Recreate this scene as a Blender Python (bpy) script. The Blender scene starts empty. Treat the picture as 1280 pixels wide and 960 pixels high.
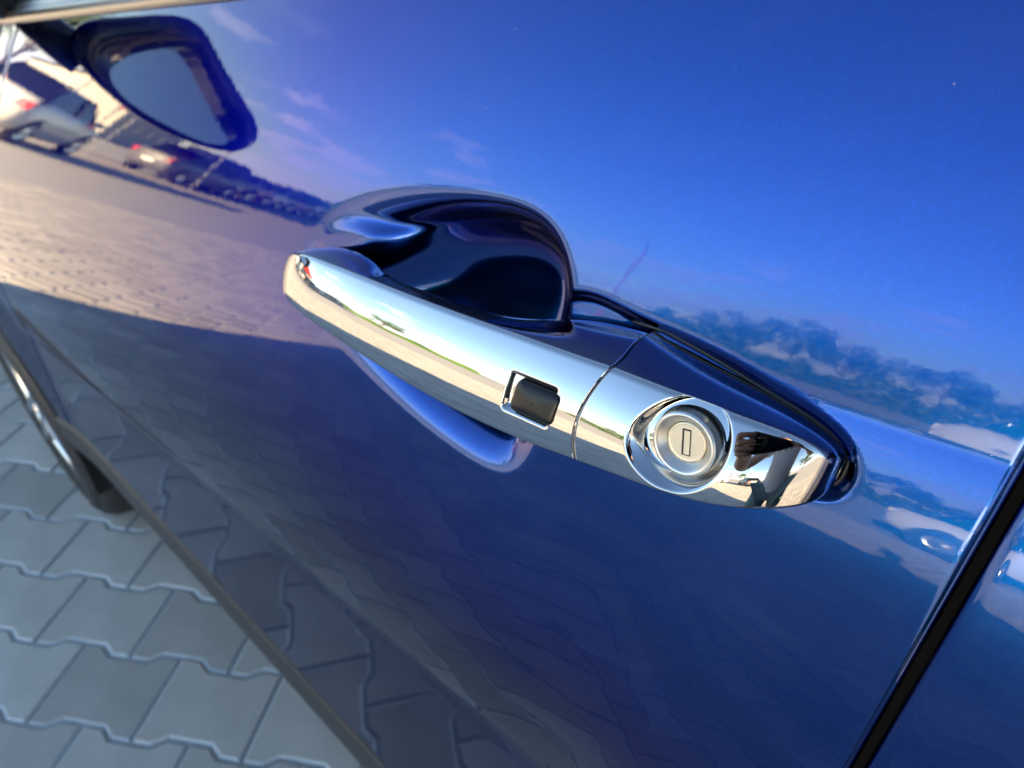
import bpy, bmesh, math, random
import numpy as np
from mathutils import Vector, Matrix
random.seed(7); rng = np.random.default_rng(7)
sc = bpy.context.scene
COL = sc.collection
rad = math.radians

# ------------------------------------------------------------------ camera
CAM = Vector((0, 0, 1.17)); PITCH, YAW, ROLL = 35.0, 44.0, 0.0
a_, e_ = rad(YAW), rad(PITCH)
FWD = Vector((-math.sin(a_) * math.cos(e_), math.cos(a_) * math.cos(e_), -math.sin(e_)))
RIGHT = Vector((math.cos(a_), math.sin(a_), 0)); DOWN = FWD.cross(RIGHT)
cd = bpy.data.cameras.new('camera'); cam = bpy.data.objects.new('camera', cd); COL.objects.link(cam)
M = Matrix((RIGHT, -DOWN, -FWD)).transposed().to_4x4(); M.translation = CAM; cam.matrix_world = M
cd.sensor_width = 36; cd.lens = 900 / 1280 * 36; cd.clip_start = .01; cd.clip_end = 2000
cd.dof.use_dof = True; cd.dof.focus_distance = .225; cd.dof.aperture_fstop = 14
sc.camera = cam

# ------------------------------------------------------------------ light
SUN_EL, SUN_AZ = 14.5, 15.0            # azimuth measured from +Y towards +X
sd = Vector((math.sin(rad(SUN_AZ)) * math.cos(rad(SUN_EL)), math.cos(rad(SUN_AZ)) * math.cos(rad(SUN_EL)), math.sin(rad(SUN_EL))))
world = bpy.data.worlds.new('World'); sc.world = world; world.use_nodes = True
nt = world.node_tree; nt.nodes.clear()
def nd(t, ty, **k):
    n = t.nodes.new(ty)
    for a, b in k.items():
        if a.startswith('i_'):
            n.inputs[a[2:].replace('_', ' ')].default_value = b
        else: setattr(n, a, b)
    return n
sky = nd(nt, 'ShaderNodeTexSky', sky_type='NISHITA', sun_disc=False, sun_elevation=rad(SUN_EL), sun_rotation=rad(SUN_AZ),
         altitude=100, air_density=1.0, dust_density=.12, ozone_density=1.6)
tc = nd(nt, 'ShaderNodeTexCoord'); sx = nd(nt, 'ShaderNodeSeparateXYZ')
nt.links.new(tc.outputs['Generated'], sx.inputs[0])
def mth(t, op, a, b=None, clamp=False):
    n = t.nodes.new('ShaderNodeMath'); n.operation = op; n.use_clamp = clamp
    for i, v in enumerate((a, b)):
        if v is None: continue
        if isinstance(v, (int, float)): n.inputs[i].default_value = v
        else: t.links.new(v, n.inputs[i])
    return n.outputs[0]
den = mth(nt, 'ADD', mth(nt, 'ABSOLUTE', sx.outputs[2]), .16)
cx = mth(nt, 'DIVIDE', sx.outputs[0], den); cy = mth(nt, 'DIVIDE', sx.outputs[1], den)
cmb = nd(nt, 'ShaderNodeCombineXYZ'); nt.links.new(cx, cmb.inputs[0]); nt.links.new(cy, cmb.inputs[1])
cn = nd(nt, 'ShaderNodeTexNoise', i_Scale=2.1, i_Detail=9.0, i_Roughness=.6, i_Distortion=.35); nt.links.new(cmb.outputs[0], cn.inputs['Vector'])
mr = nd(nt, 'ShaderNodeMapRange', interpolation_type='SMOOTHSTEP'); mr.inputs['From Min'].default_value = .545; mr.inputs['From Max'].default_value = .655
low_ = mth(nt, 'MULTIPLY', mth(nt, 'SUBTRACT', 1., mth(nt, 'DIVIDE', mth(nt, 'ABSOLUTE', sx.outputs[2]), .15), True), .16)
nt.links.new(mth(nt, 'ADD', cn.outputs['Fac'], low_), mr.inputs['Value'])
lo = nd(nt, 'ShaderNodeMapRange', interpolation_type='SMOOTHSTEP'); lo.inputs['From Min'].default_value = .27; lo.inputs['From Max'].default_value = .12
nt.links.new(sx.outputs[2], lo.inputs['Value'])
msk = mth(nt, 'MULTIPLY', mth(nt, 'MULTIPLY', mr.outputs[0], lo.outputs[0]), .85)
mx = nd(nt, 'ShaderNodeMix', data_type='RGBA'); nt.links.new(msk, mx.inputs[0]); nt.links.new(sky.outputs[0], mx.inputs[6])
mx.inputs[7].default_value = (7.0, 6.9, 6.8, 1)
bg = nd(nt, 'ShaderNodeBackground'); bg.inputs[1].default_value = .05
ow = nd(nt, 'ShaderNodeOutputWorld'); nt.links.new(mx.outputs[2], bg.inputs[0]); nt.links.new(bg.outputs[0], ow.inputs[0])
sl = bpy.data.lights.new('sun', 'SUN'); sl.energy = 5.0; sl.angle = rad(.5); sl.color = (1, .75, .41)
so = bpy.data.objects.new('sun', sl); COL.objects.link(so); so.rotation_euler = (-sd).to_track_quat('-Z', 'Y').to_euler()
vs = sc.view_settings; vs.view_transform = 'Standard'; vs.look = 'None'; vs.exposure = 3.25; vs.gamma = 1; vs.use_curve_mapping = False
sc.render.engine = 'CYCLES'; sc.cycles.use_denoising = True; sc.cycles.max_bounces = 7; sc.cycles.glossy_bounces = 6
sc.cycles.caustics_reflective = False; sc.cycles.caustics_refractive = False

# ------------------------------------------------------------------ materials
def mat(name, col=(.5, .5, .5), rough=.5, metal=0., coat=0., coat_rough=.02, coat_ior=1.5, spec=.5, emit=None):
    m = bpy.data.materials.new(name); m.use_nodes = True; b = m.node_tree.nodes['Principled BSDF']
    b.inputs['Base Color'].default_value = (*col, 1); b.inputs['Roughness'].default_value = rough; b.inputs['Metallic'].default_value = metal
    b.inputs['Coat Weight'].default_value = coat; b.inputs['Coat Roughness'].default_value = coat_rough; b.inputs['Coat IOR'].default_value = coat_ior
    b.inputs['Specular IOR Level'].default_value = spec
    return m
def noisy(m, scale=20, amt=.25, detail=5, bump=0., bscale=None, coord='Object', rand=0., rough_amt=0.):
    t = m.node_tree; b = t.nodes['Principled BSDF']; c = b.inputs['Base Color'].default_value[:]
    tcn = t.nodes.new('ShaderNodeTexCoord'); n = nd(t, 'ShaderNodeTexNoise', i_Scale=scale, i_Detail=detail, i_Roughness=.62)
    t.links.new(tcn.outputs[coord], n.inputs['Vector'])
    v = mth(t, 'ADD', mth(t, 'MULTIPLY', mth(t, 'SUBTRACT', n.outputs['Fac'], .5), amt * 2), 1.)
    if rand:
        oi = t.nodes.new('ShaderNodeObjectInfo'); gi = t.nodes.new('ShaderNodeNewGeometry')
        rr = mth(t, 'FRACT', mth(t, 'ADD', oi.outputs['Random'], gi.outputs['Random Per Island']))
        v = mth(t, 'MULTIPLY', v, mth(t, 'ADD', mth(t, 'MULTIPLY', mth(t, 'SUBTRACT', rr, .5), rand * 2), 1.))
    hs = t.nodes.new('ShaderNodeHueSaturation'); hs.inputs['Color'].default_value = c; t.links.new(v, hs.inputs['Value']); t.links.new(hs.outputs[0], b.inputs['Base Color'])
    if rough_amt:
        t.links.new(mth(t, 'ADD', mth(t, 'MULTIPLY', mth(t, 'SUBTRACT', n.outputs['Fac'], .5), rough_amt), b.inputs['Roughness'].default_value, True), b.inputs['Roughness'])
    if bump:
        n2 = nd(t, 'ShaderNodeTexNoise', i_Scale=bscale or scale * 4, i_Detail=6.0); t.links.new(tcn.outputs[coord], n2.inputs['Vector'])
        bp = nd(t, 'ShaderNodeBump', i_Strength=.6, i_Distance=bump); t.links.new(n2.outputs['Fac'], bp.inputs['Height']); t.links.new(bp.outputs[0], b.inputs['Normal'])
    return m
def paint_mat(name, col, metal=.45, rough=.38, ior=1.6, flakes=True):
    m = mat(name, col, rough, metal, 1., .006, ior, .3)
    m.node_tree.nodes['Principled BSDF'].inputs['Specular Tint'].default_value = (col[0], min(1, col[1] * 1.1), min(1, col[2] * 1.1), 1) if metal > .9 else (1, 1, 1, 1)
    t = m.node_tree; b = t.nodes['Principled BSDF']; tcn = t.nodes.new('ShaderNodeTexCoord')
    if flakes:
        v = nd(t, 'ShaderNodeTexVoronoi', i_Scale=1500.0); t.links.new(tcn.outputs['Object'], v.inputs['Vector'])
        vr = nd(t, 'ShaderNodeSeparateColor'); t.links.new(v.outputs['Color'], vr.inputs[0])
        f = mth(t, 'ADD', mth(t, 'MULTIPLY', mth(t, 'POWER', vr.outputs[0], 6.), .22), .95)
        hs = t.nodes.new('ShaderNodeHueSaturation'); hs.inputs['Color'].default_value = (*col, 1); t.links.new(f, hs.inputs['Value']); t.links.new(hs.outputs[0], b.inputs['Base Color'])
        # sparse dust specks and faint wiping haze in the clear coat
        n = nd(t, 'ShaderNodeTexNoise', i_Scale=9.0, i_Detail=7.0, i_Roughness=.65, i_Distortion=1.2); t.links.new(tcn.outputs['Object'], n.inputs['Vector'])
        d = nd(t, 'ShaderNodeMapRange'); d.inputs['From Min'].default_value = .5; d.inputs['From Max'].default_value = .8
        d.inputs['To Min'].default_value = .004; d.inputs['To Max'].default_value = .035; t.links.new(n.outputs['Fac'], d.inputs['Value'])
        t.links.new(d.outputs[0], b.inputs['Coat Roughness'])
        sp = nd(t, 'ShaderNodeTexVoronoi', i_Scale=62.0); t.links.new(tcn.outputs['Object'], sp.inputs['Vector'])
        spr = nd(t, 'ShaderNodeSeparateColor'); t.links.new(sp.outputs['Color'], spr.inputs[0])
        k = mth(t, 'MULTIPLY', mth(t, 'LESS_THAN', sp.outputs['Distance'], mth(t, 'MULTIPLY', spr.outputs[1], .03)), mth(t, 'GREATER_THAN', spr.outputs[0], .45))
        dust = nd(t, 'ShaderNodeBsdfDiffuse'); dust.inputs[0].default_value = (.42, .40, .37, 1)
        ms = nd(t, 'ShaderNodeMixShader'); fm = nd(t, 'ShaderNodeMapping'); fm.inputs['Scale'].default_value = (5.0, 5.0, 14.0); fm.inputs['Rotation'].default_value = (0, .6, 0); t.links.new(tcn.outputs['Object'], fm.inputs['Vector'])
        fn = nd(t, 'ShaderNodeTexNoise', i_Scale=1.6, i_Detail=8.0, i_Roughness=.7, i_Distortion=.8); t.links.new(fm.outputs[0], fn.inputs['Vector'])
        fr = nd(t, 'ShaderNodeMapRange'); fr.inputs['From Min'].default_value = .48; fr.inputs['From Max'].default_value = .85; fr.inputs['To Max'].default_value = .035; t.links.new(fn.outputs['Fac'], fr.inputs['Value'])
        t.links.new(mth(t, 'MAXIMUM', mth(t, 'MULTIPLY', k, .55), fr.outputs[0]), ms.inputs[0]); t.links.new(b.outputs[0], ms.inputs[1]); t.links.new(dust.outputs[0], ms.inputs[2])
        t.links.new(ms.outputs[0], t.nodes['Material Output'].inputs[0])
        w = nd(t, 'ShaderNodeTexNoise', i_Scale=120.0, i_Detail=2.0); t.links.new(tcn.outputs['Object'], w.inputs['Vector'])
        bp = nd(t, 'ShaderNodeBump', i_Strength=.3, i_Distance=.00006); t.links.new(w.outputs['Fac'], bp.inputs['Height']); t.links.new(bp.outputs[0], b.inputs['Coat Normal'])
    return m
MT = {}
MT['paint'] = paint_mat('blue metallic paint', (.0003, .045, .25), 1.0, .19, ior=1.45)
MT['chrome'] = mat('chrome', (.43, .44, .47), .035, 1.)
t = MT['chrome'].node_tree; b = t.nodes['Principled BSDF']; tcn = t.nodes.new('ShaderNodeTexCoord')
n = nd(t, 'ShaderNodeTexNoise', i_Scale=30.0, i_Detail=8.0, i_Roughness=.7); t.links.new(tcn.outputs['Object'], n.inputs['Vector'])
d = nd(t, 'ShaderNodeMapRange'); d.inputs['From Min'].default_value = .35; d.inputs['From Max'].default_value = .75; d.inputs['To Min'].default_value = .012; d.inputs['To Max'].default_value = .06
t.links.new(n.outputs['Fac'], d.inputs['Value'])
wv = nd(t, 'ShaderNodeTexVoronoi', i_Scale=190.0); t.links.new(tcn.outputs['Object'], wv.inputs['Vector']); wc = nd(t, 'ShaderNodeSeparateColor'); t.links.new(wv.outputs['Color'], wc.inputs[0])
wk = mth(t, 'MULTIPLY', mth(t, 'LESS_THAN', wv.outputs['Distance'], mth(t, 'MULTIPLY', wc.outputs[1], .10)), mth(t, 'GREATER_THAN', wc.outputs[0], .78))
t.links.new(mth(t, 'ADD', d.outputs[0], mth(t, 'MULTIPLY', wk, .16)), b.inputs['Roughness'])
MT['satin'] = noisy(mat('satin zinc', (.66, .64, .60), .38, 1.), 300, .08, bump=.00002, bscale=900)
MT['satin_face'] = noisy(mat('cast lock face', (.72, .66, .55), .42, 1.), 400, .1, bump=.00003, bscale=1200)
MT['rubber'] = noisy(mat('black rubber', (.012, .012, .014), .45), 60, .3)
MT['button'] = noisy(mat('black sensor plastic', (.008, .008, .009), .3, spec=.3), 200, .2, bump=.00003, bscale=900)
MT['plastic'] = noisy(mat('charcoal plastic cladding', (.030, .030, .033), .5), 40, .25, bump=.0003, bscale=500)
MT['tyre'] = noisy(mat('tyre rubber', (.018, .018, .019), .75), 30, .3)
MT['rim'] = noisy(mat('alloy', (.62, .62, .63), .22, 1.), 20, .1)
MT['discmetal'] = mat('brake disc', (.35, .34, .33), .35, 1.)
MT['glass'] = mat('dark glass', (.006, .008, .009), .02, 0., spec=.6)
MT['gloss_black'] = mat('gloss black trim', (.008, .008, .009), .06, spec=.55)
MT['mirror'] = mat('mirror glass', (.86, .88, .90), .01, 1.)
MT['teal'] = mat('teal tinted glass', (.008, .06, .058), .05)
MT['dark'] = mat('dark void', (.01, .01, .01), .8)
MT['trim'] = noisy(mat('satin grey window trim', (.30, .27, .24), .32, .8), 30, .1)
MT['paver'] = noisy(mat('concrete paver', (.49, .448, .388), .8), 9, .28, detail=8, bump=.0015, bscale=260, coord='Object', rand=.17)
MT['paver_edge'] = noisy(mat('worn paver edge', (.56, .55, .53), .9), 25, .3, rand=.06)
MT['sand'] = noisy(mat('joint sand', (.50, .48, .44), .95), 60, .35, bump=.002, bscale=400)
MT['ground'] = noisy(mat('far paving', (.43, .41, .38), .85), 1.2, .2, detail=8)
MT['asphalt'] = noisy(mat('asphalt', (.06, .06, .062), .9), 3, .25)
MT['grass'] = noisy(mat('mown grass', (.085, .17, .02), .85), 2.5, .35, detail=8)
MT['leaf'] = noisy(mat('leaves', (.045, .085, .022), .6), 3, .4, rand=.35)
MT['bark'] = noisy(mat('bark', (.09, .07, .055), .9), 12, .4)
MT['skin'] = noisy(mat('skin', (.48, .27, .19), .5), 30, .08)
MT['shirt'] = noisy(mat('white cotton', (.78, .78, .80), .85), 40, .05)
MT['shorts'] = noisy(mat('teal grey cotton', (.20, .30, .31), .9), 40, .12)
MT['shoe'] = noisy(mat('white shoe', (.75, .75, .75), .6), 30, .06)
MT['hair'] = noisy(mat('dark hair', (.02, .015, .012), .55), 80, .3)
MT['phone'] = mat('black phone glass', (.008, .008, .01), .08)
MT['red'] = noisy(mat('red canvas', (.55, .03, .03), .8), 6, .15)
MT['metal'] = noisy(mat('galvanised steel', (.42, .43, .44), .4, .8), 10, .15)
MT['rustred'] = noisy(mat('red oxide mast paint', (.30, .07, .06), .55), 10, .2)
MT['cladwall'] = noisy(mat('grey wall cladding', (.42, .41, .39), .7), 3, .12)
MT['roofgrey'] = noisy(mat('grey roof sheet', (.25, .25, .26), .5), 3, .15)
MT['lamp_red'] = mat('red lamp lens', (.55, .02, .02), .15, coat=1.)
MT['lamp_clear'] = mat('clear lamp lens', (.75, .75, .75), .1, coat=1.)
MT['print'] = mat('shirt print', (.06, .06, .07), .9)

# ------------------------------------------------------------------ mesh helpers
def tag(o, label=None, cat=None, group=None, kind=None):
    for k, v in (('label', label), ('category', cat), ('group', group), ('kind', kind)):
        if v: o[k] = v
    return o
def empty(name, loc=(0, 0, 0)):
    o = bpy.data.objects.new(name, None); COL.objects.link(o); o.location = loc; o.empty_display_size = .05; return o
def mesh(name, V, F, m, parent=None, smooth=True):
    me = bpy.data.meshes.new(name); me.from_pydata([tuple(map(float, v)) for v in V], [], [tuple(map(int, f)) for f in F]); me.update()
    for mm in (m if isinstance(m, (list, tuple)) else [m]): me.materials.append(mm)
    if smooth: me.polygons.foreach_set('use_smooth', [True] * len(me.polygons))
    o = bpy.data.objects.new(name, me); COL.objects.link(o)
    if parent: o.parent = parent
    return o
def link_to(o, parent):
    o.parent = parent; o.matrix_parent_inverse = Matrix.Translation(parent.location).inverted() if parent.parent is None else Matrix.Identity(4); return o
def grid_faces(nu, nv, closed_u=False, closed_v=False, off=0):
    F = []
    for i in range(nu if closed_u else nu - 1):
        i2 = (i + 1) % nu
        for j in range(nv if closed_v else nv - 1):
            j2 = (j + 1) % nv
            F.append((off + i * nv + j, off + i2 * nv + j, off + i2 * nv + j2, off + i * nv + j2))
    return F
def grid(name, P, m, parent=None, flip=False, closed_u=False, closed_v=False, caps=False):
    P = np.asarray(P, float); nu, nv = P.shape[:2]
    F = grid_faces(nu, nv, closed_u, closed_v)
    if caps:
        F.append(tuple(range(nv))[::-1]); F.append(tuple((nu - 1) * nv + j for j in range(nv)))
    if flip: F = [f[::-1] for f in F]
    return mesh(name, P.reshape(-1, 3), F, m, parent)
class MB:
    def __init__(s): s.V = []; s.F = []
    def add(s, V, F):
        o = len(s.V); s.V += [tuple(map(float, v)) for v in V]; s.F += [tuple(o + i for i in f) for f in F]; return s
    def box(s, c, size, R=None):
        x, y, z = [k / 2 for k in size]; V = [Vector((sx_ * x, sy_ * y, sz_ * z)) for sx_ in (-1, 1) for sy_ in (-1, 1) for sz_ in (-1, 1)]
        if R is not None: V = [R @ v for v in V]
        V = [v + Vector(c) for v in V]
        return s.add(V, [(0, 1, 3, 2), (4, 6, 7, 5), (0, 4, 5, 1), (2, 3, 7, 6), (0, 2, 6, 4), (1, 5, 7, 3)])
    def tube(s, pts, r, n=8, cap=True):
        pts = [Vector(p) for p in pts]; rs = r if isinstance(r, (list, tuple)) else [r] * len(pts); V = []; prev = None
        for i, p in enumerate(pts):
            d = (pts[min(i + 1, len(pts) - 1)] - pts[max(i - 1, 0)]).normalized()
            ref = prev if prev is not None else (Vector((0, 0, 1)) if abs(d.z) < .9 else Vector((1, 0, 0)))
            u = (ref - d * ref.dot(d)).normalized(); w = d.cross(u); prev = u
            V += [p + (u * math.cos(k * 2 * math.pi / n) + w * math.sin(k * 2 * math.pi / n)) * rs[i] for k in range(n)]
        F = grid_faces(len(pts), n, False, True)
        F = [f[::-1] for f in F]
        if cap: F += [tuple(range(n)), tuple((len(pts) - 1) * n + k for k in range(n))[::-1]]
        return s.add(V, F)
    def lathe(s, prof, c, axis, n=48):
        axis = Vector(axis).normalized(); u = axis.orthogonal().normalized(); w = axis.cross(u); V = []
        for (r, h) in prof:
            V += [Vector(c) + axis * h + (u * math.cos(k * 2 * math.pi / n) + w * math.sin(k * 2 * math.pi / n)) * r for k in range(n)]
        return s.add(V, [f[::-1] for f in grid_faces(len(prof), n, False, True)])
    def build(s, name, m, parent=None, smooth=False):
        return mesh(name, s.V, s.F, m, parent, smooth)
def autosmooth(o, ang=35):
    me = o.data; bm = bmesh.new(); bm.from_mesh(me); bmesh.ops.recalc_face_normals(bm, faces=bm.faces)
    for f in bm.faces: f.smooth = True
    for e in bm.edges:
        if len(e.link_faces) == 2 and e.calc_face_angle(0) > rad(ang): e.smooth = False
    bm.to_mesh(me); bm.free(); return o
def spline(T, Y, t):
    """natural cubic spline, Y (n,k)"""
    T = np.asarray(T, float); Y = np.asarray(Y, float); n = len(T); h = np.diff(T)
    A = np.zeros((n, n)); B = np.zeros(Y.shape); A[0, 0] = A[-1, -1] = 1
    for i in range(1, n - 1):
        A[i, i - 1], A[i, i], A[i, i + 1] = h[i - 1], 2 * (h[i - 1] + h[i]), h[i]
        B[i] = 6 * ((Y[i + 1] - Y[i]) / h[i] - (Y[i] - Y[i - 1]) / h[i - 1])
    Mm = np.linalg.solve(A, B); t = np.asarray(t, float); k = np.clip(np.searchsorted(T, t) - 1, 0, n - 2)
    hh = h[k][:, None]; aa = (T[k + 1] - t)[:, None] / hh; bb = (t - T[k])[:, None] / hh
    return aa * Y[k] + bb * Y[k + 1] + ((aa ** 3 - aa) * Mm[k] + (bb ** 3 - bb) * Mm[k + 1]) * hh ** 2 / 6
def sstep(a, b, x):
    t = np.clip((np.asarray(x, float) - a) / (b - a), 0, 1); return t * t * t * (t * (6 * t - 15) + 10)

# ------------------------------------------------------------------ body side surface y = S(x, z) of the blue car
WW = np.arange(-1.2, .5, .0002)
def _t0(w):
    a = .294 + 1.25 * (w - .014) - 1.1 * .02 * np.logaddexp(0, (-.12 - w) / .02); lo = -.17; k = .03
    return lo + k * np.logaddexp(0, (a - lo) / k)
def _cum(fv, ref=0.):
    c = np.concatenate([[0], np.cumsum((fv[1:] + fv[:-1]) / 2 * np.diff(WW))]); return c - np.interp(ref, WW, c)
WCR = -.285
_low = np.where(WW < WCR, .15, 0) - .0009 * np.gradient(np.exp(-((WW - WCR) / .007) ** 2), WW) * -1; _low = np.convolve(_low, np.ones(31) / 31, 'same')
T0 = _cum(_t0(WW) + _low); TW = _cum(sstep(-.32, .02, WW), -.16)
_cr = np.where(WW < -.004, .17 * np.exp((WW + .004) / .032), 0); _cr = np.convolve(_cr, np.ones(9) / 9, 'same'); TC = _cum(_cr)
def zw(x): return 1.04 + .128 * (np.asarray(x, float) + .15)
XW, ZWH, RW = -1.55, .33, .33
def S(x, z):
    x = np.asarray(x, float); z = np.asarray(z, float); w = z - zw(x)
    y = .178 + np.interp(w, WW, T0) + (.25 * np.clip(-x, -.3, 1.2)) * np.interp(w, WW, TW)
    y = y + np.interp(w, WW, TC) * sstep(-.15, -.05, x)
    r = np.hypot(x - XW, z - ZWH)
    y = y - .02 * sstep(.62, .42, r) * sstep(-1.0, -1.3, x)
    return y + .10 * np.clip(-1.6 - x, 0, 9) ** 2 * 2.2 + .04 * np.clip(x - .8, 0, 9) ** 2
BELT = .113
def belt(x): return zw(x) + BELT
YC = 1.08                      # centre plane of the car
def mir(P): P = np.array(P, float); P[..., 1] = 2 * YC - P[..., 1]; return P

# closed outline of the finger cup and of the shallow bed under the lock end, in (x, w)
def closed_curve(pts, n=240):
    pts = np.array(pts); q = np.vstack([pts[-3:], pts, pts[:3]]); T = np.arange(len(q)) - 3.
    return spline(T, q, np.linspace(0, len(pts), n, endpoint=False))
CUP = closed_curve([(-.334, -.016), (-.323, .000), (-.294, .0165), (-.255, .0250), (-.215, .0282), (-.181, .0275), (-.1605, .0190), (-.1500, .002), (-.1465, -.020),
                    (-.1475, -.045), (-.1545, -.0655), (-.170, -.0740), (-.197, -.0728), (-.232, -.0668), (-.270, -.0565), (-.305, -.0425), (-.327, -.029)])
BED = closed_curve([(-.150, .0030), (-.12, .0032), (-.09, -.0004), (-.066, -.0055), (-.052, -.0086), (-.0424, -.0128), (-.0370, -.0190), (-.0392, -.0258), (-.055, -.0285),
                    (-.08, -.033), (-.11, -.036), (-.15, -.038), (-.17, -.02)])
def sdist(X, Wc, C):
    """signed distance, positive inside"""
    P = np.stack([X.ravel(), Wc.ravel()], 1); out = np.full(len(P), 9.); ins = np.zeros(len(P), bool)
    box = (P[:, 0] > C[:, 0].min() - .03) & (P[:, 0] < C[:, 0].max() + .03) & (P[:, 1] > C[:, 1].min() - .03) & (P[:, 1] < C[:, 1].max() + .03)
    Q = P[box]; best = np.full(len(Q), 9.); inn = np.zeros(len(Q), bool)
    for i in range(len(C)):
        a, b2 = C[i], C[(i + 1) % len(C)]; ab = b2 - a
        t = np.clip(((Q - a) @ ab) / (ab @ ab), 0, 1); best = np.minimum(best, np.hypot(*(Q - a - t[:, None] * ab).T))
        c = (a[1] > Q[:, 1]) != (b2[1] > Q[:, 1])
        with np.errstate(divide='ignore', invalid='ignore'):
            xx = a[0] + (Q[:, 1] - a[1]) * ab[0] / ab[1]
        inn ^= c & (Q[:, 0] < xx)
    out[box] = best; ins[box] = inn
    return np.where(ins, out, -out).reshape(X.shape)
def recess(X, Wc):
    d = sdist(X, Wc, CUP)
    # the wall is steep at the rear and the top, a long scoop at the front
    f = sstep(-.17, -.33, X); bot = sstep(-.02, -.07, Wc)
    W_ = .023 + .034 * f + .018 * bot * (1 - f)
    depth = .034 - .010 * f
    t = np.clip((d + .0060) / (W_ + .0060), 0, 1)
    t = (t * t * (3 - 2 * t)) ** 1.15
    flo = .038 - .008 * f                                           # the bowl follows the door's own slope
    pad = 1 - sstep(.55, 1.45, np.hypot((X + .291) / .040, (Wc + .0060) / .0150))      # pad that carries the front of the grip
    cup = flo * t * (1 - pad) + .002 * pad * t
    d2 = sdist(X, Wc, BED)
    bed = .0028 * sstep(-.004, .0030, d2)
    for _ in range(2):                                              # ease the creases where the walls meet, leaving the lip crisp
        bl = cup.copy()
        for ax in (0, 1):
            for _k in range(80):
                p_ = np.pad(bl, [(1, 1) if a == ax else (0, 0) for a in (0, 1)], 'edge')
                bl = (p_[:-2] + 2 * p_[1:-1] + p_[2:]) / 4 if ax == 0 else (p_[:, :-2] + 2 * p_[:, 1:-1] + p_[:, 2:]) / 4
        cup = cup + (bl - cup) * sstep(.22, .6, t)
    return np.maximum(cup, bed)

LEAN = .02
def side_panel(name, xs, wrows, zlow, m, parent, cut=False, mirror=False, roll=(0, 0), top=None):
    """a panel of the body side; rolled edges at its ends (roll = front, rear radius)"""
    xs = np.asarray(xs, float)
    cols = []
    for k, x in enumerate(xs):
        zt = top(x) if top else belt(x); zb = zlow(x)
        wr = wrows[(wrows <= zt - zw(x) + 1e-9) & (wrows >= zb - zw(x) + 1e-9)]
        cols.append(wr)
    nrow = len(wrows)
    X = np.repeat(xs[:, None], nrow, 1)
    lo_ = np.array([zlow(x) - zw(x) for x in xs])[:, None]; hi_ = np.array([(top(x) if top else belt(x)) - zw(x) for x in xs])[:, None]
    base = wrows[None, :]
    # squash the coarse lower rows to end on the panel's own lower edge
    wl, wh = wrows.min(), wrows.max(); fine = -.14
    Wc = np.where(base >= fine, hi_ - (wh - base) * ((hi_ - fine) / (wh - fine)), fine + (base - fine) * ((lo_ - fine) / (wl - fine)))
    X = X + LEAN * (zw(X) + Wc - .95) * sstep(-.30, -.01, X) * sstep(.5, .1, X)     # the rear shut line leans back
    Z = zw(X) + Wc; Y = S(X, Z)
    if cut: Y = Y + recess(X, Wc)
    P = np.stack([X, Y, Z], -1)
    for side, r in ((0, roll[0]), (-1, roll[1])):
        if not r: continue
        e = P[side].copy(); sg = 1 if side == -1 else -1; ex = []
        for a in (20, 40, 60, 80, 90):
            q = e.copy(); q[:, 0] += sg * r * math.sin(rad(a)); q[:, 1] += r * (1 - math.cos(rad(a))); ex.append(q)
        q = ex[-1].copy(); q[:, 1] += .02; ex.append(q)
        ex = np.array(ex)
        P = np.concatenate([P, ex]) if side == -1 else np.concatenate([ex[::-1], P])
    # turn the lower edge inwards
    lows = [P]
    e = P[:, :1].copy() if wrows[0] < wrows[-1] else P[:, -1:].copy()
    for dy, dz in ((.0015, -.003), (.005, -.0045), (.03, -.0045)):
        q = e.copy(); q[..., 1] += dy; q[..., 2] += dz; lows.insert(0, q) if wrows[0] < wrows[-1] else lows.append(q)
    P = np.concatenate(lows, 1)
    if mirror: P = mir(P)
    return grid(name, P, m, parent, flip=mirror)

# ================================================================== BLUE CAR
car = tag(empty('blue_car', (-.5, YC, 0)), 'blue metallic crossover car with chrome door handle seen close up', 'car')
car_inv = Matrix.Translation(car.location).inverted()
def cpart(o, parent=car):
    o.parent = parent; o.matrix_parent_inverse = car_inv.copy() if parent is car else parent.matrix_world.inverted() if False else Matrix.Identity(4)
    return o
# parts of parts keep world coordinates because their parent's own matrix is identity after the car's offset is undone
wr = np.concatenate([np.arange(-.67, -.30, .012), np.arange(-.30, -.14, .006), np.arange(-.14, BELT + .0005, .0011)])
wr_c = np.concatenate([np.arange(-.67, -.30, .012), np.arange(-.30, -.22, .004), np.arange(-.22, BELT + .004, .008)])
XD0, XD1 = -1.10, -.0066
xs = np.concatenate([np.arange(XD0, -.39, .004), np.arange(-.39, XD1, .0011), [XD1]])
SILLZ = lambda x: .488 + .02 * (x + .4)
door = cpart(side_panel('front_door', xs, wr, SILLZ, MT['paint'], None, cut=True, roll=(.003, .003)))
xr = np.concatenate([[.0020], np.arange(.004, .06, .004), np.arange(.07, 1.02, .02)])
def arch(xc, R):
    return lambda x: max(.40, ZWH + math.sqrt(max(0, R * R - (x - xc) ** 2))) if abs(x - xc) < R else .40
XR = .98
rdoor = cpart(side_panel('rear_door', xr[xr < .62], wr_c, SILLZ, MT['paint'], None, roll=(.003, .003)))
quarter = cpart(side_panel('rear_quarter_panel', np.arange(.63, 1.62, .01), wr_c, arch(XR, .385), MT['paint'], None, top=lambda x: belt(x) if x < 1.2 else belt(1.2) - .9 * (x - 1.2) ** 2))
fend = cpart(side_panel('front_fender', np.arange(-2.42, XD0 - .006, .008), wr_c, lambda x: max(.47, arch(XW, .385)(x)) if x > XW else arch(XW, .385)(x), MT['paint'], None, roll=(0, .003)))
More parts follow.
